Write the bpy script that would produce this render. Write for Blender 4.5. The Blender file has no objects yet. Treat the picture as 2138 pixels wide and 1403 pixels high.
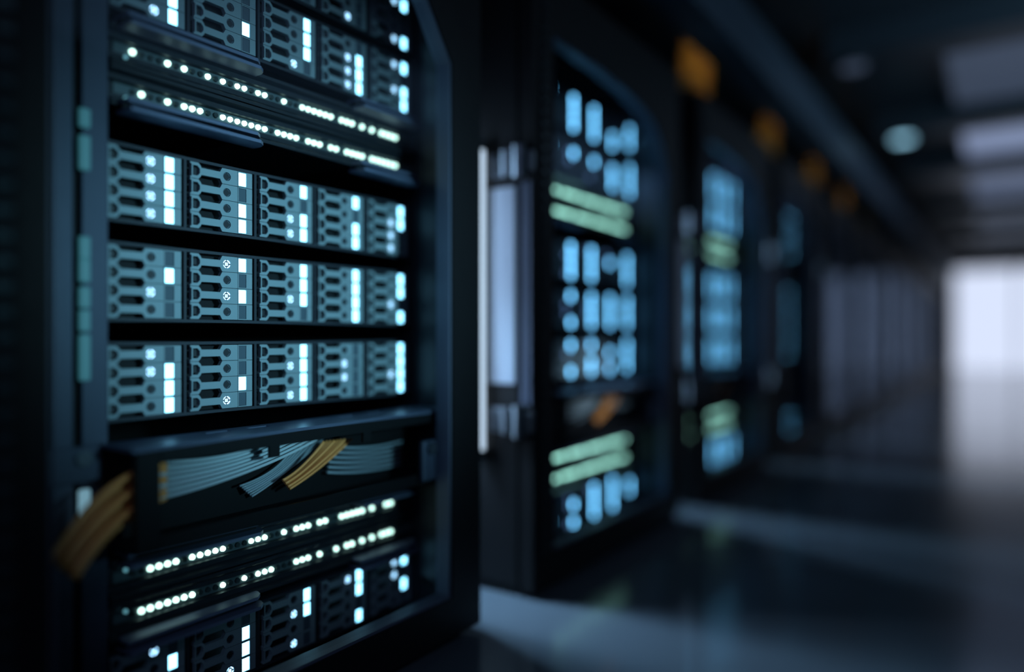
import bpy, bmesh, math, random
from mathutils import Vector, Matrix
from mathutils.geometry import tessellate_polygon

random.seed(7)
S = bpy.context.scene
COL = S.collection
PI = math.pi

# ------------------------------------------------------------------ constants
FPX = 1500.0                       # focal length in pixels of the 2138 wide frame
ALPHA = math.atan(1026.0 / FPX)    # the camera looks this far to the left of the aisle direction (+X)
CZ = 0.46                          # camera height over the floor
YE = 0.794                         # front plane of the equipment
YD = 0.675                         # front plane of the cabinet doors
PITCH = 0.8357                     # distance from cabinet to cabinet
NCAB = 14
EX = 0.3904                        # left end of the equipment in the first cabinet
EW = 0.481
CW = EW / 5


def RZ(r, y=YE):                   # a slope seen from the camera, to a world height on the plane y
    return CZ + r * 0.962 * y / YE


# ------------------------------------------------------------------ materials
def mat(name, base, rough=0.5, metal=0.0, emis=None, strength=0.0, noise=0.0, bump=0.0, nscale=60.0, spec=0.5):
    m = bpy.data.materials.new(name)
    m.use_nodes = True
    nt = m.node_tree
    b = nt.nodes['Principled BSDF']
    b.inputs['Base Color'].default_value = (*base, 1)
    b.inputs['Roughness'].default_value = rough
    b.inputs['Metallic'].default_value = metal
    b.inputs['Specular IOR Level'].default_value = spec
    if emis:
        b.inputs['Emission Color'].default_value = (*emis, 1)
        b.inputs['Emission Strength'].default_value = strength
    if noise or bump:
        tc = nt.nodes.new('ShaderNodeTexCoord')
        n = nt.nodes.new('ShaderNodeTexNoise')
        n.inputs['Scale'].default_value = nscale
        n.inputs['Detail'].default_value = 4
        nt.links.new(tc.outputs['Object'], n.inputs['Vector'])
        if noise:
            r = nt.nodes.new('ShaderNodeMapRange')
            r.inputs['To Min'].default_value = max(0.02, rough - noise)
            r.inputs['To Max'].default_value = rough + noise
            nt.links.new(n.outputs['Fac'], r.inputs['Value'])
            nt.links.new(r.outputs['Result'], b.inputs['Roughness'])
        if bump:
            bp = nt.nodes.new('ShaderNodeBump')
            bp.inputs['Strength'].default_value = bump
            bp.inputs['Distance'].default_value = 0.002
            nt.links.new(n.outputs['Fac'], bp.inputs['Height'])
            nt.links.new(bp.outputs['Normal'], b.inputs['Normal'])
    return m


def glass_mat(name):
    m = bpy.data.materials.new(name)
    m.use_nodes = True
    nt = m.node_tree
    nt.nodes.clear()
    out = nt.nodes.new('ShaderNodeOutputMaterial')
    mix = nt.nodes.new('ShaderNodeMixShader')
    tr = nt.nodes.new('ShaderNodeBsdfTransparent')
    tr.inputs['Color'].default_value = (0.95, 0.97, 0.98, 1)
    gl = nt.nodes.new('ShaderNodeBsdfGlossy')
    gl.inputs['Roughness'].default_value = 0.03
    gl.inputs['Color'].default_value = (0.24, 0.31, 0.42, 1)
    fr = nt.nodes.new('ShaderNodeFresnel')
    fr.inputs['IOR'].default_value = 1.35
    geo = nt.nodes.new('ShaderNodeNewGeometry')
    mul = nt.nodes.new('ShaderNodeMath')
    mul.operation = 'MULTIPLY'
    inv = nt.nodes.new('ShaderNodeMath')
    inv.operation = 'SUBTRACT'
    inv.inputs[0].default_value = 1.0
    nt.links.new(geo.outputs['Backfacing'], inv.inputs[1])
    nt.links.new(fr.outputs['Fac'], mul.inputs[0])
    nt.links.new(inv.outputs[0], mul.inputs[1])
    nt.links.new(mul.outputs[0], mix.inputs['Fac'])
    nt.links.new(tr.outputs['BSDF'], mix.inputs[1])
    nt.links.new(gl.outputs['BSDF'], mix.inputs[2])
    nt.links.new(mix.outputs['Shader'], out.inputs['Surface'])
    return m


M = {}
M['black'] = mat('black_powder_coat', (0.006, 0.0065, 0.008), 0.5, 0.0, noise=0.08, spec=0.25)
M['inner'] = mat('dark_inner_metal', (0.006, 0.007, 0.009), 0.6, spec=0.25)
M['trim'] = mat('blue_grey_trim', (0.11, 0.13, 0.19), 0.45, 0.2, noise=0.05)
M['rail'] = mat('rail_metal', (0.060, 0.075, 0.115), 0.45, 0.3, noise=0.06)
M['plate'] = mat('pale_side_plate', (0.55, 0.62, 0.72), 0.4, 0.1, noise=0.05)
M['chrome'] = mat('satin_chrome', (0.22, 0.25, 0.29), 0.3, 0.9)
M['caddy'] = mat('caddy_metal', (0.28, 0.37, 0.40), 0.5, 0.15, noise=0.06, nscale=90)
M['caddy_window'] = mat('unlit_light_window', (0.085, 0.12, 0.15), 0.35)
M['button'] = mat('unlit_button', (0.022, 0.026, 0.032), 0.4)
M['bezel'] = mat('server_bezel', (0.030, 0.036, 0.048), 0.5, 0.2)
M['switch'] = mat('switch_metal', (0.022, 0.028, 0.036), 0.42, 0.3, noise=0.05)
M['channel'] = mat('light_channel', (0.10, 0.14, 0.15), 0.4, 0.2)
M['grip'] = mat('grip_metal', (0.16, 0.19, 0.29), 0.5, 0.3)
M['manager'] = mat('manager_metal', (0.13, 0.16, 0.24), 0.33, 0.35, noise=0.05)
M['manager_dark'] = mat('manager_black', (0.004, 0.0045, 0.0055), 0.5, spec=0.25)
M['white_cable'] = mat('white_cable', (0.52, 0.62, 0.66), 0.3)
M['orange_cable'] = mat('orange_cable', (0.92, 0.36, 0.10), 0.4)
M['grey_cable'] = mat('grey_cable', (0.30, 0.38, 0.42), 0.3)
M['glass'] = glass_mat('door_glass')
M['led_off'] = mat('unlit_led', (0.03, 0.045, 0.045), 0.3)
M['led_green'] = mat('lit_led', (0.3, 0.35, 0.33), 0.4, emis=(0.62, 1.0, 0.86), strength=3.2)
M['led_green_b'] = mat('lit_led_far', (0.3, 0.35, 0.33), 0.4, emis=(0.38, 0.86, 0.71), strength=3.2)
M['drive_on'] = mat('lit_window', (0.3, 0.35, 0.38), 0.4, emis=(0.26, 0.72, 1.0), strength=5.0)
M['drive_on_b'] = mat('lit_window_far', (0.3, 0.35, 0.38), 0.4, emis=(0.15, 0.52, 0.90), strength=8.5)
M['ring_on'] = mat('lit_ring', (0.3, 0.33, 0.4), 0.4, emis=(0.38, 0.70, 1.0), strength=3.4)
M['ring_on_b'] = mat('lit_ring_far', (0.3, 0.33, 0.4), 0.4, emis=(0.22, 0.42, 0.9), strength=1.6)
M['status'] = mat('small_status_light', (0.2, 0.3, 0.35), 0.4, emis=(0.25, 0.72, 0.85), strength=0.5)
M['rail_light'] = mat('teal_rail_light', (0.1, 0.2, 0.22), 0.4, emis=(0.07, 0.30, 0.36), strength=0.30)  # glow put in for reflections, the rail has no lamps
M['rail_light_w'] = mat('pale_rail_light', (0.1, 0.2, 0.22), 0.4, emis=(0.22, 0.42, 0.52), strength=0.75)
M['tube'] = mat('white_tube_light', (0.6, 0.6, 0.6), 0.4, emis=(0.62, 0.80, 1.0), strength=1.15)
M['diffuser'] = mat('ceiling_diffuser', (0.1, 0.12, 0.15), 0.5, emis=(0.50, 0.63, 1.0), strength=0.40)
M['diffuser_mid'] = mat('ceiling_diffuser_mid', (0.08, 0.09, 0.12), 0.5, emis=(0.45, 0.60, 1.0), strength=0.17)
M['diffuser_dim'] = mat('ceiling_diffuser_dim', (0.08, 0.09, 0.12), 0.5, emis=(0.45, 0.62, 1.0), strength=0.085)
M['spot_lens'] = mat('teal_spot_lens', (0.2, 0.3, 0.35), 0.4, emis=(0.30, 0.62, 0.82), strength=2.2)
M['roof_cable'] = mat('mustard_cable', (0.62, 0.33, 0.075), 0.5)
M['duct'] = mat('duct_metal', (0.11, 0.17, 0.23), 0.45, 0.2)
M['floor'] = mat('glossy_floor', (0.085, 0.105, 0.125), 0.15, 0.0, noise=0.03, nscale=3.0, spec=0.6)
M['ceiling'] = mat('ceiling_panel', (0.07, 0.09, 0.11), 0.35, 0.0)
M['beam'] = mat('ceiling_beam', (0.05, 0.072, 0.09), 0.4)
M['wall'] = mat('dark_wall', (0.014, 0.016, 0.02), 0.6)
M['window'] = mat('bright_window_pane', (0.5, 0.5, 0.5), 0.5, emis=(0.67, 0.745, 0.94), strength=1.06)
M['hole'] = mat('vent_hole', (0.035, 0.055, 0.065), 0.25, 0.6)


# ------------------------------------------------------------------ mesh building
class MB:
    def __init__(self):
        self.bm = bmesh.new()
        self.mats = []

    def mi(self, m):
        if m not in self.mats:
            self.mats.append(m)
        return self.mats.index(m)

    def box(self, x0, x1, y0, y1, z0, z1, m, bev=0.0):
        i = self.mi(m)
        sub = bmesh.new()
        bmesh.ops.create_cube(sub, size=1.0)
        for v in sub.verts:
            v.co = Vector(((x0 + x1) / 2 + v.co.x * (x1 - x0), (y0 + y1) / 2 + v.co.y * (y1 - y0), (z0 + z1) / 2 + v.co.z * (z1 - z0)))
        if bev:
            bmesh.ops.bevel(sub, geom=list(sub.edges), offset=bev, segments=2, affect='EDGES', profile=0.5)
        self._merge(sub, i)
        return self

    def _merge(self, sub, i, smooth=False):
        vm = {}
        for v in sub.verts:
            vm[v] = self.bm.verts.new(v.co)
        for f in sub.faces:
            try:
                nf = self.bm.faces.new([vm[v] for v in f.verts])
            except ValueError:
                continue
            nf.material_index = i
            nf.smooth = smooth
        sub.free()

    def prism(self, loops, a0, a1, axis, m):
        """A polygon (first loop outer, the rest holes) of (p,q) points extruded from a0 to a1.
        axis 'y': p=x q=z; axis 'x': p=y q=z; axis 'z': p=x q=y."""
        i = self.mi(m)

        def co(p, q, a):
            return {'y': (p, a, q), 'x': (a, p, q), 'z': (p, q, a)}[axis]
        flat = [pt for lp in loops for pt in lp]
        tris = tessellate_polygon([[Vector((p, q, 0)) for p, q in lp] for lp in loops])
        v0 = [self.bm.verts.new(co(p, q, a0)) for p, q in flat]
        v1 = [self.bm.verts.new(co(p, q, a1)) for p, q in flat]
        fs = []
        for t in tris:
            for vv in (v0, v1):
                try:
                    fs.append(self.bm.faces.new([vv[k] for k in t]))
                except ValueError:
                    pass
        o = 0
        for lp in loops:
            n = len(lp)
            for k in range(n):
                a, b = o + k, o + (k + 1) % n
                fs.append(self.bm.faces.new([v0[a], v0[b], v1[b], v1[a]]))
            o += n
        for f in fs:
            f.material_index = i
        return self

    def cyl(self, c, r, h, axis, m, seg=20, r2=None):
        i = self.mi(m)
        sub = bmesh.new()
        bmesh.ops.create_cone(sub, cap_ends=True, cap_tris=False, segments=seg, radius1=r, radius2=r if r2 is None else r2, depth=h)
        rot = {'z': Matrix.Identity(3), 'x': Matrix.Rotation(PI / 2, 3, 'Y'), 'y': Matrix.Rotation(PI / 2, 3, 'X')}[axis]
        for v in sub.verts:
            v.co = rot @ v.co + Vector(c)
        self._merge(sub, i)
        return self

    def tube(self, pts, r, m, seg=10):
        i = self.mi(m)
        pts = [Vector(p) for p in pts]
        rings = []
        for k, p in enumerate(pts):
            t = (pts[min(k + 1, len(pts) - 1)] - pts[max(k - 1, 0)]).normalized()
            up = Vector((0, 1, 0)) if abs(t.y) < 0.9 else Vector((1, 0, 0))
            u = t.cross(up).normalized()
            w = t.cross(u).normalized()
            rings.append([self.bm.verts.new(p + r * (math.cos(2 * PI * j / seg) * u + math.sin(2 * PI * j / seg) * w)) for j in range(seg)])
        for a, b in zip(rings, rings[1:]):
            for j in range(seg):
                f = self.bm.faces.new([a[j], a[(j + 1) % seg], b[(j + 1) % seg], b[j]])
                f.material_index = i
                f.smooth = True
        for rg in (rings[0], rings[-1]):
            f = self.bm.faces.new(rg)
            f.material_index = i
        return self

    def mesh(self, name):
        bmesh.ops.recalc_face_normals(self.bm, faces=self.bm.faces)
        me = bpy.data.meshes.new(name)
        self.bm.to_mesh(me)
        self.bm.free()
        for m in self.mats:
            me.materials.append(m)
        return me


CACHE = {}


def cached(key, fn):
    if key not in CACHE:
        CACHE[key] = fn().mesh(key)
    return CACHE[key]


def put(name, me, parent=None, loc=(0, 0, 0), rot=None):
    if isinstance(me, MB):
        me = me.mesh(name)
    o = bpy.data.objects.new(name, me)
    COL.objects.link(o)
    o.location = loc
    if rot:
        o.rotation_euler = rot
    if parent:
        o.parent = parent
    return o


def tag(o, label=None, cat=None, group=None, kind=None):
    if label:
        o['label'] = label
    if cat:
        o['category'] = cat
    if group:
        o['group'] = group
    if kind:
        o['kind'] = kind
    return o


def thing(name, label, cat, loc=(0, 0, 0), group=None):
    o = bpy.data.objects.new(name, None)
    o.empty_display_size = 0.05
    COL.objects.link(o)
    o.location = loc
    return tag(o, label, cat, group)


def struct(name, mb, loc=(0, 0, 0), parent=None):
    o = put(name, mb, parent, loc)
    if not parent:
        o['kind'] = 'structure'
    return o


ORD = ['nearest', 'second', 'third', 'fourth', 'fifth', 'sixth', 'seventh', 'eighth', 'ninth', 'tenth', 'eleventh', 'twelfth', 'thirteenth', 'last']


# ------------------------------------------------------------------ the room
XE = 11.95          # end wall
ZC = CZ + 1.10      # ceiling
YB, YO = 2.1, -1.35  # wall behind the cabinets, wall across the aisle
XN = -1.6
struct('floor', MB().box(XN, XE + 0.1, YO, YB, -0.05, 0.0, M['floor']))
struct('ceiling', MB().box(XN, XE + 0.1, YO, YB, ZC + 0.05, ZC + 0.1, M['ceiling']))
struct('wall_left', MB().box(XN, XE + 0.1, YB, YB + 0.06, 0, ZC + 0.05, M['wall']))
struct('wall_right', MB().box(XN, XE + 0.1, YO - 0.06, YO, 0, ZC + 0.05, M['wall']))
struct('wall_near', MB().box(XN - 0.06, XN, YO, YB, 0, ZC + 0.05, M['wall']))
WZ0, WZ1, WY0, WY1 = 0.0, CZ + 0.955, -0.95, 0.60
wl = MB()
wl.prism([[(YO, 0), (WY0, 0), (WY0, WZ1), (WY1, WZ1), (WY1, 0), (YB, 0), (YB, ZC + 0.05), (YO, ZC + 0.05)]], XE, XE + 0.1, 'x', M['wall'])
struct('wall_far', wl)
w = struct('window_1', MB().box(XE + 0.06, XE + 0.08, WY0, WY1, WZ0, WZ1, M['window']))
tag(w, 'tall bright white window at the far end of the aisle')
fr = MB()
for y in (WY0, -0.18, WY1 - 0.03):
    fr.box(XE + 0.03, XE + 0.06, y, y + 0.03, 0.0, WZ1, M['black'])
fr.box(XE + 0.03, XE + 0.06, WY0, WY1, WZ1 - 0.03, WZ1, M['black'])
put('window_frame', fr, w)
# beams across the ceiling
for k, x in enumerate((0.9, 3.0, 4.26, 5.44, 7.2, 8.6, 10.0, 11.3)):
    b = struct('trim_%d' % (k + 1), MB().box(x - 0.10, x + 0.10, YO, 0.56, ZC - 0.06, ZC + 0.05, M['beam'], 0.006))
    tag(b, 'dark beam crossing the aisle ceiling')


# ------------------------------------------------------------------ cabinet meshes (local origin: X of the left side, door plane, floor)
CX0, CX1 = 0.216, 0.8994
WID = CX1 - CX0
ZT = CZ + 0.66
DEP = 0.95          # cabinet depth behind the door


def door_loops():
    o = [(0, 0.012), (WID, 0.012), (WID, ZT), (0, ZT)]
    zb = CZ - 0.39
    win = [(0.069, zb), (WID - 0.069, zb), (WID - 0.069, CZ + 0.405), (0.578, CZ + 0.458), (0.562, CZ + 0.482), (0.53, CZ + 0.503), (0.47, CZ + 0.522), (0.38, CZ + 0.537), (0.25, CZ + 0.547), (0.069, CZ + 0.549)]
    return o, win


def m_door():
    o, win = door_loops()
    return MB().prism([o, win], 0.0, 0.028, 'y', M['black'])


def m_trim():
    _, win = door_loops()
    cx = sum(p for p, _ in win) / len(win)
    cz = sum(q for _, q in win) / len(win)
    inn = []
    n = len(win)
    for k in range(n):
        p, q = win[k]
        a, b = Vector(win[k - 1]), Vector(win[(k + 1) % n])
        c = Vector((p, q))
        n1 = (c - a).normalized()
        n2 = (b - c).normalized()
        t1 = Vector((-n1.y, n1.x))
        t2 = Vector((-n2.y, n2.x))
        off = (t1 + t2)
        off = off / max(0.3, off.length_squared / 2)
        inn.append((p + off.x * 0.004, q + off.y * 0.004))
    return MB().prism([win, inn], 0.003, 0.028, 'y', M['trim'])


def m_pane():
    _, win = door_loops()
    return MB().prism([win], 0.014, 0.0141, 'y', M['glass'])


def m_vent():
    mb = MB()
    mb.box(0.022, 0.044, -0.002, 0.001, 0.06, ZT - 0.05, M['inner'])
    z = 0.075
    while z < ZT - 0.07:
        mb.box(0.026, 0.040, -0.005, -0.001, z, z + 0.010, M['hole'], 0.001)
        z += 0.021
    return mb


def m_hinge():
    mb = MB()
    mb.box(-0.004, 0.004, 0.030, 0.090, -0.022, 0.022, M['chrome'], 0.003)
    mb.cyl((-0.008, 0.024, 0), 0.011, 0.055, 'z', M['chrome'])
    mb.cyl((-0.008, 0.050, 0), 0.009, 0.045, 'z', M['chrome'])
    mb.box(-0.010, 0.0, -0.004, 0.026, -0.018, 0.018, M['chrome'], 0.003)
    mb.cyl((-0.010, 0.078, 0.012), 0.006, 0.006, 'x', M['chrome'], 12)
    mb.cyl((-0.010, 0.078, -0.012), 0.006, 0.006, 'x', M['chrome'], 12)
    return mb


def m_edge():
    mb = MB()
    mb.box(-0.002, 0.0, 0.004, 0.011, CZ - 0.12, CZ + 0.27, M['trim'])
    mb.box(-0.002, 0.0, 0.016, 0.024, CZ - 0.12, CZ + 0.27, M['trim'])
    return mb


def m_lock():
    mb = MB()
    mb.box(WID - 0.102, WID - 0.073, 0.028, 0.037, -0.040, 0.02, M['rail'], 0.003)
    mb.cyl((WID - 0.086, 0.026, 0.008), 0.009, 0.006, 'y', M['chrome'])
    return mb


def m_shell():
    mb = MB()
    mb.box(0, 0.012, 0.034, DEP, 0.02, ZT, M['black'])
    mb.box(WID - 0.012, WID, 0.034, DEP, 0.02, ZT, M['black'])
    mb.box(0.012, WID - 0.012, DEP - 0.012, DEP, 0.02, ZT, M['black'])
    return mb


def m_top():
    return MB().box(0, WID, 0.034, DEP, ZT, ZT + 0.02, M['black'], 0.003)


def m_base():
    return MB().box(0.004, WID - 0.004, 0.034, DEP, 0.0, 0.02, M['black'])


def m_liner():
    return MB().box(WID - 0.020, WID - 0.012, 0.06, DEP - 0.02, 0.07, ZT - 0.06, M['bezel'])


def m_plate():
    mb = MB()
    mb.box(-0.004, 0.0, 0.036, 0.094, CZ - 0.085, CZ + 0.265, M['plate'], 0.0015)
    return mb


def m_rail(m='rail'):
    # a slotted mounting rail, 53 mm wide, front at y=0
    mb = MB()
    h0, h1 = 0.03, ZT - 0.02
    mb.box(0.0, 0.019, 0.0, 0.006, h0, h1, M[m], 0.001)
    mb.box(0.026, 0.0525, -0.003, 0.006, h0, h1, M[m], 0.001)
    mb.box(0.019, 0.026, 0.006, 0.02, h0, h1, M['inner'])
    return mb


def m_blank():
    mb = MB()
    mb.box(EX - CX0, EX - CX0 + EW, 0, 0.004, 0.05, ZT - 0.08, M['bezel'])
    z = 0.09
    while z < ZT - 0.1:
        mb.box(EX - CX0 + 0.01, EX - CX0 + EW - 0.01, -0.004, 0, z, z + 0.004, M['bezel'])
        z += 0.0889
    return mb


RAIL_REFLECTIONS = [(252, 20, 0), (324, 36, 0), (520, 24, 0), (567, 24, 0), (622, 22, 0), (670, 22, 0), (746, 48, 0), (1062, 44, 1)]  # glowing bars standing in for teal reflections on the left rail


def m_rail_reflection(h, pale):
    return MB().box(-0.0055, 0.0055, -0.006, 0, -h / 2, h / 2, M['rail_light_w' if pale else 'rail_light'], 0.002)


def cabinet(n):
    x = CX0 + n * PITCH
    lab = ['black server cabinet with glass door and blue-lit drives, nearest of the row',
           'black server cabinet second in the row, with pale side plate and chrome hinges'][n] if n < 2 else \
        'blurred black server cabinet, %s in the row counting from the nearest' % (ORD[n] if n < 13 else 'fourteenth and last')
    c = thing('server_cabinet', lab, 'server cabinet', (x, YD, 0), 'server cabinets along the aisle')
    put('shell', cached('shell', m_shell), c)
    put('top_panel', cached('top_panel', m_top), c)
    put('base', cached('base', m_base), c)
    put('inner_lining', cached('inner_lining', m_liner), c)
    put('side_plate', cached('side_plate', m_plate), c)['label'] = 'pale satin plate on the cabinet side'
    d = put('door', cached('door', m_door), c)
    put('window_trim', cached('window_trim', m_trim), d)
    put('glass_pane', cached('glass_pane', m_pane), d)
    put('vent_strip', cached('vent_strip', m_vent), d)
    put('edge_seal', cached('edge_seal', m_edge), d)
    put('lock', cached('lock', m_lock), d, (0, 0, CZ - 0.175))
    for z in (CZ + 0.305, CZ - 0.150):
        put('hinge', cached('hinge', m_hinge), d, (0, 0, z))['label'] = 'chrome hinge'
    yr = YE - YD - 0.004
    r = put('mounting_rail', cached('mounting_rail', m_rail), c, (EX - CX0 - 0.054, yr, 0))
    put('mounting_rail', cached('mounting_rail_dark', lambda: m_rail('bezel')), c, (EX - CX0 + EW + 0.054 - 0.0525, yr, 0))  # right rail coloured darker so it reads as unlit
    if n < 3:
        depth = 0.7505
        for (py, hh, pale) in RAIL_REFLECTIONS:
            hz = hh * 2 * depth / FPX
            put('rail_light', cached('rail_light_%d_%d' % (hh, pale), lambda: m_rail_reflection(hz, pale)), r, (0.0265, -0.004, CZ + (701.5 - py) * depth / FPX))
    if n > 3:
        put('blanking_panel', cached('blanking_panel', m_blank), c, (0, YE - YD, 0))
    return c


for n in range(NCAB):
    cabinet(n)

# ------------------------------------------------------------------ servers
RP = 0.0205 * 0.962      # row pitch of the drives
DW = 0.0848              # drive width
NR = 4


def m_caddy():
    mb = MB()
    h = RP / 2 - 0.0003
    hw = RP * 0.215
    u = lambda f: f * DW
    # shape left of the groove: eared end, narrow neck, full-height block
    left = [(u(0.0), -h), (u(0.125), -h), (u(0.155), -h * 0.72), (u(0.172), -hw), (u(0.462), -hw), (u(0.497), -h), (u(0.751), -h),
            (u(0.751), h), (u(0.497), h), (u(0.462), hw), (u(0.172), hw), (u(0.155), h * 0.72), (u(0.125), h), (u(0.0), h),
            (u(0.0), h * 0.82), (u(0.022), h * 0.74), (u(0.022), -h * 0.74), (u(0.0), -h * 0.82)]
    hole = [(u(0.040), -h * 0.62), (u(0.112), -h * 0.62), (u(0.148), -h * 0.25), (u(0.148), h * 0.25), (u(0.112), h * 0.62), (u(0.040), h * 0.62)]
    bc, br = u(0.575), RP * 0.27
    circ = [(bc + br * math.cos(2 * PI * k / 24), br * math.sin(2 * PI * k / 24)) for k in range(24)]
    mb.prism([left, hole, circ], 0, 0.006, 'y', M['caddy'])
    a, b, hl = u(0.768), u(0.900), h * 0.88
    right = [(u(0.757), -h), (u(1.0), -h), (u(1.0), h), (u(0.757), h)]
    win = [(a, -hl), (b, -hl), (b, hl), (a, hl)]
    mb.prism([right, win], 0, 0.006, 'y', M['caddy'])
    # release latch seen through the eared end
    mb.box(u(0.05), u(0.13), 0.0045, 0.007, -h * 0.4, h * 0.4, M['button'])
    return mb


def m_window(m):
    h = (RP / 2 - 0.0003) * 0.87
    return MB().box(0.7695 * DW, 0.8985 * DW, 0.0005, 0.005, -h, h, m, 0.0006)


def arc(r0, r1, a0, a1, n=6):
    p = [(r1 * math.cos(a0 + (a1 - a0) * k / n), r1 * math.sin(a0 + (a1 - a0) * k / n)) for k in range(n + 1)]
    return p + [(r0 * math.cos(a1 - (a1 - a0) * k / n), r0 * math.sin(a1 - (a1 - a0) * k / n)) for k in range(n + 1)]


def m_button(ring):
    br = RP * 0.262
    mb = MB()
    mb.cyl((0, 0.0035, 0), br, 0.004, 'y', M['button'], 24)
    m = ring or M['caddy_window']
    for k in range(4):
        a = PI / 4 + k * PI / 2
        lp = arc(br * 0.76, br * 0.97, a - 0.60, a + 0.60)
        mb.prism([lp], 0.0009 if ring else 0.0013, 0.002, 'y', m)
    if ring:
        for dz in (-0.30, 0.0, 0.30):
            mb.box(-br * 0.38, br * 0.38, 0.0009, 0.002, br * (dz - 0.09), br * (dz + 0.09), m)
    return mb


def m_chassis(ear=True):
    mb = MB()
    H = NR * RP
    z0, z1 = -0.004, H + 0.004
    mb.box(0, EW, 0.016, 0.55, z0, z1, M['inner'])
    mb.box(0, EW, 0.001, 0.02, z1 - 0.0035, z1, M['bezel'])
    mb.box(0, EW, 0.001, 0.02, z0, z0 + 0.0035, M['bezel'])
    for k in range(6):
        xx = min(max(k * CW - 0.0075, 0), EW - 0.0035)
        mb.box(xx, xx + 0.0035, 0.001, 0.02, z0, z1, M['bezel'])
    return mb


def server(n, place, r_top, yf, on, rings, cab_txt, far):
    """on / rings: for each of the five columns the rows that are lit (1-4 from the top)."""
    y = YE + yf
    z0 = RZ(r_top, y) - 3.5 * RP
    s = thing('storage_server', 'rack server of twenty drives, %s, %s cabinet' % (place, ORD[n]), 'server',
              (EX + n * PITCH, y, z0), 'storage servers in the %s cabinet' % ORD[n])
    put('chassis', cached('chassis', m_chassis), s)
    sfx = '_b' if far else ''
    for c in range(5):
        for k in range(NR):
            x = c * CW
            z = (NR - 1 - k + 0.5) * RP
            d = put('drive_caddy', cached('drive_caddy', m_caddy), s, (x, 0, z))
            lit = (k + 1) in on[c]
            lr = (k + 1) in rings[c]
            if n < 3 or lit:
                o = put('activity_light', cached('win_%s' % (('on' + sfx) if lit else 'off'), lambda: m_window(M['drive_on' + sfx] if lit else M['caddy_window'])), d)
                o['label'] = 'lit pale blue activity light' if lit else 'dark unlit activity window'
            if n < 3 or lr:
                o = put('power_button', cached('btn_%s' % (('on' + sfx) if lr else 'off'), lambda: m_button(M['ring_on' + sfx] if lr else None)), d, (0.575 * DW, 0, 0))
                o['label'] = 'button with lit ring and bars' if lr else 'dark unlit button'
    return s


ALL = [1, 2, 3, 4]
PLACES = [('topmost of the six', 0.5500, -0.007), ('just above the upper switch pair', 0.4460, -0.007),
          ('just below the upper switch pair', 0.2053, 0.0), ('middle of the three below the upper switches', 0.0926, 0.0),
          ('just above the cable tray', -0.0214, 0.0), ('lowest of the six under the lower switches', -0.3715, -0.007)]
PAT = {
    0: [([[2], [1, 2], [3], [], [1, 4]], [[], [], [], [4], [1, 4]]),
        ([[3, 4], [3], [1, 2, 3], [2, 3, 4], [1, 3, 4]], [[4], [], [4], [2, 3, 4], [1, 3]]),
        ([ALL, [1, 3, 4], [1, 3, 4], [1, 3, 4], [1, 2]], [ALL, [], [3, 4], [], [2, 3, 4]]),
        ([[2], [1, 3], [1, 2, 3], ALL, [1, 2, 4]], [[3], [1, 3], [3], [], [3]]),
        ([[2, 3, 4], [3], ALL, [], ALL], [[1, 2], [4], [2, 4], [2, 3], [3]]),
        ([[2], [2, 3, 4], [1, 2], [1, 2, 4], [1, 3]], [[1], [4], [2, 4], [1], [1, 2]])],
    1: [([[1], ALL, ALL, [3, 4], [1, 2, 3]], [[], [], [], [], []]),
        ([[2], [2], [2], [2, 3, 4], [1, 2, 3, 4]], [[], [2, 3], [4], [2], []]),
        ([[1, 3], ALL, ALL, [2], ALL], [[], [2, 4], [1], [1, 2], []]),
        ([[2, 4], [1, 4], ALL, ALL, ALL], [[], [2, 3], [2, 3], [], []]),
        ([[1], [1, 4], [1, 3, 4], [2, 4], ALL], [[], [2], [1], [3, 4], []]),
        ([[3], [2, 4], ALL, ALL, [2, 3]], [[], [1, 2, 4], [1], [], []])],
}
full = [([ALL] * 5, [[]] * 5)] * 6
PAT[2] = full
PAT[3] = [([[], [], [], [1], [1, 4]], [[]] * 5)] * 6
for n in range(4):
    for (pl, r, yf), (on, rg) in zip(PLACES, PAT[n]):
        server(n, pl, r, yf, on, rg, '', n > 0)

# ------------------------------------------------------------------ switches
UH = 0.046 * 0.962
SL0, SLP = (0.00055036 - 0.000534) * 1748, 0.0000058 * 1748 * 1.0
NSL = 42


def slot_of(x):
    return int(round((1.0 / (2095 - x) - 0.00055036) / 0.0000058))


zA = lambda v: 100 + v / 4.526
zB = lambda v: 520 + v / 4.526
zC = lambda v: 520 + v / 3.959
LIT = [
    [zA(v) for v in (810, 1140, 1297, 1517, 1657, 1797, 1865, 1990, 2053)] + [zB(v) for v in (325, 500, 555, 610, 665, 718, 770, 870, 925, 980, 1055, 1150, 1245, 1290, 1335, 1380)],
    [zA(v) for v in (900, 1143, 1300, 1375, 1450, 1660, 1730, 1800, 1868, 1933, 1996, 2057)] + [zB(v) for v in (270, 330, 390, 450, 555, 610, 668, 770, 825, 910, 955, 1010, 1060, 1150, 1195, 1245, 1290, 1335, 1380)],
    [zA(v) for v in (985, 1070, 1147, 1225, 1378, 1450, 1520, 1592, 1663, 1932, 1995, 2057)] + [593, 618, 631, 644, 667, 679, 711, 723, 735, 746, 755, 774, 803, 814],
    [zA(v) for v in (900, 985, 1065, 1147, 1225, 1302, 1378, 1660, 1865, 1990, 2053)] + [567, 617, 630, 644, 666.5, 700.6, 722, 733.4, 753.6, 774, 795, 805, 815.5],
]
LIT = [sorted(set(slot_of(x) for x in row)) for row in LIT]


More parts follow.
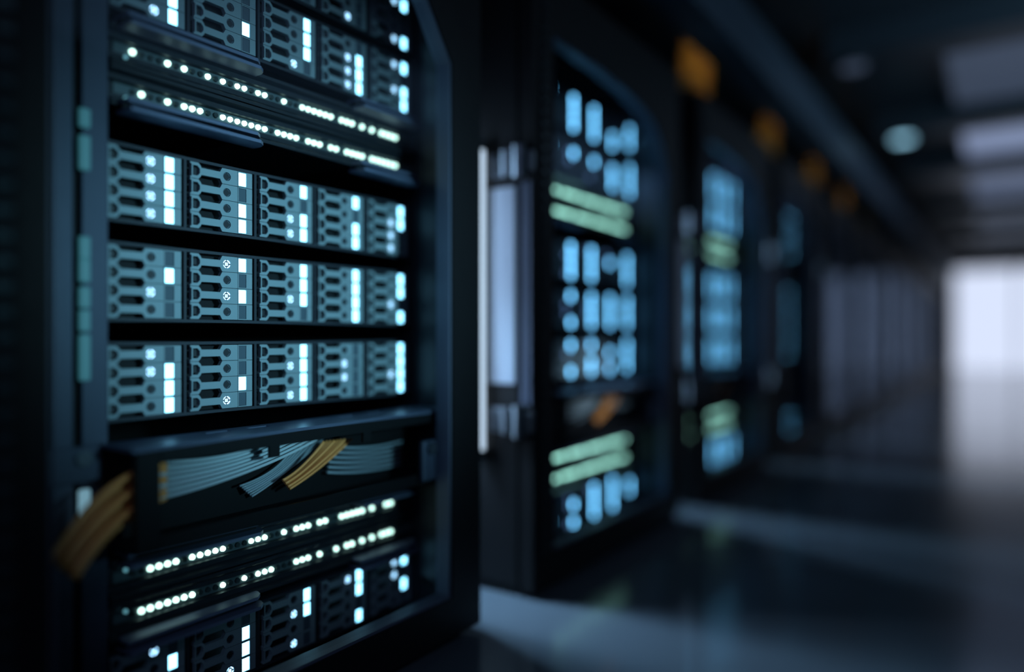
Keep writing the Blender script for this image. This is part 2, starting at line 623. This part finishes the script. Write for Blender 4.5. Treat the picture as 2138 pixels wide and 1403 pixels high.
def m_switch():
    mb = MB()
    h = UH / 2 - 0.0008
    prof = [(-0.010, h), (-0.010, h - 0.004), (-0.004, h - 0.008), (-0.004, 0.0075), (0.004, 0.0065), (0.004, -0.0065), (-0.004, -0.0075), (-0.004, -h + 0.008), (-0.010, -h + 0.004), (-0.010, -h), (0.30, -h), (0.30, h)]
    mb.prism([prof], 0, EW, 'x', M['switch'])
    return mb


def m_channel():
    return MB().box(0.008, SL0 + NSL * SLP + 0.03, 0.0022, 0.006, -0.0062, 0.0062, M['channel'])


def m_led(m):
    mb = MB()
    mb.cyl((0, 0.001, 0), 0.0036, 0.003, 'y', m, 14, 0.0030)
    return mb


def m_grip(x0, x1):
    mb = MB()
    lp = [(x0, -0.030), (x1 - 0.012, -0.030), (x1 - 0.003, -0.022), (x1, -0.014), (x1, 0.002), (x0, 0.002)]
    mb.prism([lp], -0.0075, -0.0035, 'z', M['grip'])
    mb.prism([[(p, q + 0.006) for p, q in lp]], 0.0030, 0.0070, 'z', M['grip'])
    mb.box(x0, x1 - 0.006, -0.012, 0.002, -0.0035, 0.0030, M['inner'])
    return mb


SW = [('upper one above the middle servers', 0.3265, 1), ('lower one above the middle servers', 0.2805, -1),
      ('upper one under the cable tray', -0.2730, 1), ('lower one under the cable tray', -0.3195, -1)]
for n in range(4):
    for j, (pl, r, side) in enumerate(SW):
        s = thing('network_switch', 'network switch with green-white lights, %s, %s cabinet' % (pl, ORD[n]), 'network switch',
                  (EX + n * PITCH, YE, RZ(r)), 'network switches in the %s cabinet' % ORD[n])
        put('chassis', cached('switch', m_switch), s)
        ch = put('light_channel', cached('light_channel', m_channel), s)
        sfx = '_b' if n else ''
        for k in range(NSL):
            lit = (k in LIT[j]) if n == 0 else (n < 3 and (k * 7 + j * 3) % 9 != 0)
            if n == 3 and not k % 3 == 0:
                continue
            o = put('led_lamp', cached('led_' + (('on' + sfx) if lit else 'off'), lambda: m_led(M['led_green' + sfx] if lit else M['led_off'])), ch, (SL0 + k * SLP, 0.0, 0))
            o['label'] = 'lit greenish white lamp' if lit else 'dark unlit lamp'
        put('status_light', cached('status_light', lambda: MB().cyl((0.0170, -0.0105, 0), 0.0020, 0.002, 'y', M['status'], 12)), s, (-0.002, 0, -0.0125 if j < 2 else 0.0095))
        zg = side * (UH / 2 + 0.0015)
        for (a, b) in ((0.008, 0.180), (0.343, 0.470)):
            put('grip', cached('grip_%d' % int(a * 1000), lambda: m_grip(a, b)), s, (0, -0.006, zg))


# ------------------------------------------------------------------ cable tray (manager) and its cables
def m_tray_top():
    mb = MB()
    lp = [(-0.012, 0.0), (0.482, 0.0), (0.482, 0.068), (-0.012, 0.068)]
    holes = [[(x, 0.044), (x + 0.030, 0.044), (x + 0.030, 0.054), (x, 0.054)] for x in (0.10, 0.155, 0.30, 0.355)]
    mb.prism([lp] + holes, -0.004, 0.0, 'z', M['manager'])
    return mb


def m_tray_frame():
    mb = MB()
    H = 0.108
    mb.box(-0.008, 0.0165, 0.0, 0.010, -H, -0.004, M['manager_dark'], 0.001)
    mb.box(0.462, 0.482, 0.0, 0.010, -H, -0.004, M['manager_dark'], 0.001)
    mb.box(0.0165, 0.462, 0.0, 0.004, -0.0175, -0.004, M['manager_dark'])
    mb.box(-0.008, 0.482, 0.0, 0.068, -H, -H + 0.004, M['manager_dark'])
    mb.box(0.0165, 0.462, 0.0, 0.004, -H + 0.004, -H + 0.016, M['manager_dark'])
    mb.box(-0.008, 0.482, 0.064, 0.068, -H, -0.004, M['manager_dark'])
    for x in (0.150, 0.300):
        mb.box(x, x + 0.014, 0.0, 0.004, -0.031, -0.0175, M['manager_dark'])
    return mb


def bez(p0, p1, p2, p3, n=18):
    out = []
    for k in range(n + 1):
        t = k / n
        a = (1 - t)
        out.append(tuple(a ** 3 * p0[i] + 3 * a * a * t * p1[i] + 3 * a * t * t * p2[i] + t ** 3 * p3[i] for i in range(3)))
    return out


def at(px, py, y):
    """World point on the plane Y=y that the photograph shows at pixel (px, py)."""
    th = ALPHA - math.atan((px - 1069) / FPX)
    x = y / math.tan(th)
    d = x * math.cos(ALPHA) + y * math.sin(ALPHA)
    return Vector((x, y, CZ + (701.5 - py) * d / FPX))


def cables(n):
    off = Vector((n * PITCH, 0, 0))
    cab = ORD[n]
    full_set = n == 0

    def add(name, mname, p, r, label, group):
        mb = MB().tube([Vector(q) + off for q in p], r, M[mname], 10 if n == 0 else 6)
        o = put(name, mb)
        tag(o, label, 'cable', group)
    W = 7 if full_set else 4
    for k in range(W):
        t = k / (W - 1)
        y = 0.740 + 0.006 * (k % 2)
        p0 = at(312, 968 + 76 * t, y)
        p3 = at(560 + 100 * t, 922 - 4 * t, y + 0.012)
        p1 = at(420, 964 + 58 * t, y)
        p2 = at(500 + 60 * t, 952 + 24 * t, y + 0.006)
        add('patch_cable', 'white_cable', bez(p0, p1, p2, p3), 0.0020, 'pale cable sweeping from the tray post up to its lip in the %s cabinet' % cab, 'pale cables along the tray of the %s cabinet' % cab)
    for k in range(7 if full_set else 2):
        t = k / 6
        y = 0.764 + 0.006 * ((k * 3) % 4) / 3
        add('patch_cable', 'grey_cable', bez(at(500 + 25 * t, 1015 + 22 * t, y), at(560 + 20 * t, 995 + 8 * t, y), at(600 + 22 * t, 965, y), at(618 + 55 * t, 918, y + 0.01)), 0.0014,
            'thin grey cable curving up beside the orange strands in the %s cabinet' % cab, 'thin grey cables in the tray of the %s cabinet' % cab)
    for k in range(9 if full_set else 4):
        t = k / (8 if full_set else 3)
        y = 0.747 + 0.008 * ((k * 2) % 3) / 2
        add('patch_cable', 'orange_cable', bez(at(590 + 14 * t, 1003 + 18 * t, y), at(625 + 16 * t, 985 + 14 * t, y), at(655 + 35 * t, 950 + 10 * t, y), at(676 + 58 * t, 922 - 6 * t, y)), 0.0018,
            'orange cable rising across the middle of the tray in the %s cabinet' % cab, 'orange cables in the middle of the tray of the %s cabinet' % cab)
    for k in range(6 if full_set else 2):
        t = k / 5
        y = 0.768
        add('patch_cable', 'grey_cable', bez(at(690 - 8 * t, 932 + 54 * t, y), at(740, 938 + 52 * t, y), at(790, 936 + 45 * t, y), at(838, 922 + 46 * t, y + 0.008)), 0.0020,
            'grey cable lying level at the far end of the tray in the %s cabinet' % cab, 'grey cables at the far end of the tray of the %s cabinet' % cab)
    if not full_set:
        return
    for k in range(8):
        t = k / 7
        y = 0.735 + 0.010 * (k % 3)
        add('patch_cable', 'orange_cable', bez(at(346, 972 + 66 * t, y), at(265, 975 + 100 * t, y), at(185 + 25 * t, 1040 + 80 * t, y - 0.008), at(105 + 50 * t, 1170 + 40 * t, y - 0.01)), 0.0036,
            'orange cable leaving the open end of the nearest tray and hanging down', 'orange cables hanging from the end of the nearest tray')


for n in range(3):
    t = thing('cable_tray', 'black open-fronted cable tray with blue-grey top plate in the %s cabinet' % ORD[n], 'cable tray', (0.389 + n * PITCH, 0.715, CZ - 0.113), 'cable trays in the cabinets')
    put('top_plate', cached('tray_top', m_tray_top), t)
    put('tray_frame', cached('tray_frame', m_tray_frame), t)
    b = put('mounting_ear', cached('ear', lambda: MB().box(-0.070, -0.010, 0.062, 0.066, -0.038, 0.0, M['rail'], 0.002)), t)
    put('screw', cached('ear_screw', lambda: MB().cyl((-0.030, 0.060, -0.012), 0.008, 0.005, 'y', M['chrome'], 16)), b)
    cables(n)

# ------------------------------------------------------------------ light tubes in the gaps between the cabinets
for n in range(1, 5):
    t = thing('tube_light', 'upright white light tube in the gap beside the %s cabinet' % ORD[n], 'light', (CX0 + n * PITCH - 0.012, 0.781, CZ - 0.215), 'light tubes between the cabinets')
    put('tube', cached('tube', lambda: MB().cyl((0, 0, 0.28), 0.0075, 0.55, 'z', M['tube'], 14)), t)
    put('cap', cached('cap', lambda: MB().cyl((0, 0, 0), 0.009, 0.02, 'z', M['chrome'], 14)), t)
    put('cap', cached('cap', lambda: None), t, (0, 0, 0.56))
    put('bracket', cached('bracket', lambda: MB().box(-0.004, 0.010, 0.004, 0.014, 0.0, 0.56, M['black'])), t)

# ------------------------------------------------------------------ overhead: duct, orange bundles, ceiling lights
dz0, dz1 = CZ + 0.79, CZ + 0.945
dt = thing('cable_duct', 'long blue-grey metal duct running above the cabinets to the far wall', 'duct', (0, 0.60, dz0))
put('trough', MB().prism([[(0.0, 0.0), (0.10, 0.0), (0.10, 0.06), (0.094, 0.06), (0.094, 0.006), (0.006, 0.006), (0.006, 0.155), (0.0, 0.155)]], -1.2, XE, 'x', M['duct']), dt)
hg = MB()
for k in range(10):
    x = 0.3 + k * 1.25
    put('hanger', cached('hanger', lambda: MB().box(-0.006, 0.006, 0.04, 0.06, 0.006, ZC + 0.05 - dz0, M['black'])), dt, (x, 0, 0))
for n in range(2, 7):
    x = CX0 + n * PITCH + 0.28
    mbx = MB()
    g = thing('cable_bundle', 'orange cables dropping from the duct to the roof of the %s cabinet' % ORD[n], 'cable bundle', (x, 0.80, ZT + 0.02), 'orange cable bundles over the cabinets')
    for k in range(10):
        a = (k - 4.5) * 0.027
        put('cable', cached('drop_%d' % k, lambda: MB().tube(bez((a, 0.0, 0.0), (a, 0.0, 0.15), (a * 0.95, -0.01, 0.38), (a * 0.9, -0.135, 0.275 + 0.004 * (k % 2)), 14), 0.011, M['roof_cable'], 8)), g)

CL = [(3.26, 4.10, 'diffuser_dim'), (4.42, 5.30, 'diffuser'), (5.58, 7.0, 'diffuser_mid'), (7.4, 8.4, 'diffuser_dim'), (8.8, 9.8, 'diffuser_dim')]
for k, (a, b, m) in enumerate(CL):
    lab = ['dim ceiling light panel nearest the camera', 'brightest ceiling light panel, between the first two panel gaps', 'long dim ceiling panel just beyond the brightest one',
           'dim ceiling light panel fourth along the aisle', 'dim ceiling light panel nearest the far window'][k]
    t = thing('ceiling_light', lab, 'ceiling light', (a, -0.95, ZC + 0.01), 'ceiling light panels over the aisle')
    put('frame', MB().prism([[(0, 0), (b - a, 0), (b - a, 1.16), (0, 1.16)], [(0.02, 0.02), (b - a - 0.02, 0.02), (b - a - 0.02, 1.14), (0.02, 1.14)]], 0.0, 0.04, 'z', M['beam']), t)
    put('diffuser', MB().box(0.02, b - a - 0.02, 0.02, 1.14, 0.01, 0.03, M[m]), t)
for (px, py, lab) in ((1885, 290, 'round teal spot lamp on the ceiling, the brighter one farther along'), (1782, 140, 'round spot lamp on the ceiling, the fainter one nearer the camera')):
    d = 1.02 * FPX / (701.5 - py)
    rt = (px - 1069) / FPX * d
    x, y = d * math.cos(ALPHA) + rt * math.sin(ALPHA), d * math.sin(ALPHA) - rt * math.cos(ALPHA)
    t = thing('spot_lamp', lab, 'spot lamp', (x, y, CZ + 1.02), 'spot lamps on the ceiling')
    dim = py < 200
    put('housing', MB().cyl((0, 0, 0.010), 0.055, 0.02, 'z', M['beam'], 24), t)
    put('lens', MB().cyl((0, 0, -0.002), 0.045, 0.006, 'z', M['diffuser_dim' if dim else 'spot_lens'], 24), t)


# ------------------------------------------------------------------ lamps, with unseen fill lights added
def lamp(name, kind, loc, target, energy, color, **kw):
    l = bpy.data.lights.new(name, kind)
    l.energy = energy
    l.color = color
    for k, v in kw.items():
        setattr(l, k, v)
    o = bpy.data.objects.new(name, l)
    COL.objects.link(o)
    o.location = loc
    o.rotation_euler = (Vector(target) - Vector(loc)).to_track_quat('-Z', 'Y').to_euler()
    return o


lamp('aisle_spot', 'SPOT', (0.62, -1.0, CZ + 0.22), (0.66, YE, CZ + 0.080), 120, (0.36, 0.80, 1.0), spot_size=math.radians(26.5), spot_blend=1.0, shadow_soft_size=0.12)  # unseen spot added to brighten the nearest drive faces
lamp('aisle_wash', 'AREA', (-0.9, -0.5, CZ + 0.75), (0.8, YE, CZ + 0.05), 3.0, (0.45, 0.58, 1.0), shape='RECTANGLE', size=0.8, size_y=0.8)  # weak unseen area light added from behind the camera
for n in range(1, 9):
    x = CX0 + n * PITCH - (PITCH - WID) / 2
    lamp('gap_lamp', 'AREA', (x - 0.02, 1.35, CZ + 0.1), (x + 0.02, 0.7, CZ - 0.1), 1.2 if n == 1 else (1.0 if n == 2 else 2.2), (0.45, 0.72, 1.0), shape='RECTANGLE', size=0.10, size_y=0.75, spread=math.radians(70))
    lamp('gap_strip', 'AREA', (x - 0.070, 0.96, CZ + 0.09), (x + 0.072, 0.74, CZ + 0.09), 1.7 if n == 1 else 0.14, (0.48, 0.70, 1.0), shape='RECTANGLE', size=0.03, size_y=0.5)  # hidden light added to brighten the cabinet side plates
    if 1 < n < 6:
        lamp('duct_lamp', 'AREA', (CX0 + n * PITCH + 0.28, 0.72, CZ + 0.69), (CX0 + n * PITCH + 0.28, 0.80, CZ + 0.95), 0.032 if n == 2 else 0.016, (1.0, 0.86, 0.6), shape='RECTANGLE', size=0.26, size_y=0.02, spread=math.radians(50))  # added so the orange bundles show, no fixture here
lamp('gap_floor_lamp', 'AREA', (CX0 + PITCH - 0.085, 1.02, CZ + 0.10), (CX0 + PITCH - 0.03, 0.70, 0.0), 2.8, (0.42, 0.70, 1.0), shape='RECTANGLE', size=0.10, size_y=0.2, spread=math.radians(100))  # unseen light added to shape the floor patch at the first gap
xg = CX0 + 2 * PITCH - (PITCH - WID) / 2
lamp('gap_floor_lamp', 'AREA', (xg + 0.055, 1.02, CZ + 0.05), (xg - 0.06, 0.50, 0.0), 1.5, (0.42, 0.70, 1.0), shape='RECTANGLE', size=0.06, size_y=0.2, spread=math.radians(100))  # added likewise, leaning the next floor band towards the camera
lamp('aisle_uplight', 'AREA', (1.6, -1.0, CZ + 0.3), (3.3, -0.3, ZC), 2.0, (0.45, 0.75, 1.0), shape='RECTANGLE', size=0.5, size_y=0.3, spread=math.radians(90))  # unseen light added to brighten the ceiling beams
lamp('tray_spot', 'SPOT', (1.25, -0.9, CZ + 0.1), (1.47, 0.76, CZ - 0.155), 110, (0.7, 0.85, 1.0), spot_size=math.radians(13), spot_blend=1.0, shadow_soft_size=0.05)  # unseen spot added for the second cabinet's tray and cables
lamp('ceiling_wash', 'AREA', (3.2, -0.75, CZ + 1.0), (3.2, 0.6, CZ + 0.6), 3.2, (0.46, 0.72, 1.0), shape='RECTANGLE', size=5.0, size_y=0.3)  # long unseen light added for the duct, floor and cabinet fronts

wd = bpy.data.worlds.new('night')
S.world = wd
wd.use_nodes = True
wd.node_tree.nodes['Background'].inputs['Color'].default_value = (0.2, 0.35, 0.6, 1)
wd.node_tree.nodes['Background'].inputs['Strength'].default_value = 0.01

# ------------------------------------------------------------------ camera
cd = bpy.data.cameras.new('camera')
cam = bpy.data.objects.new('camera', cd)
COL.objects.link(cam)
cam.location = (0, 0, CZ)
cam.rotation_euler = (PI / 2, 0, -PI / 2 + ALPHA)
cd.sensor_fit = 'HORIZONTAL'
cd.sensor_width = 36
cd.lens = 36 * FPX / 2138
cd.clip_start = 0.02
cd.dof.use_dof = True
cd.dof.focus_distance = 0.899
cd.dof.aperture_fstop = cd.lens / 1000 / 0.0468
cd.dof.aperture_blades = 0
S.camera = cam

vs = S.view_settings
vs.view_transform = 'Standard'
vs.look = 'None'
vs.exposure = 0.0
vs.gamma = 1.0
vs.use_curve_mapping = False
S.cycles.use_denoising = True
S.cycles.max_bounces = 6
S.cycles.transparent_max_bounces = 12
S.cycles.sample_clamp_indirect = 3.0
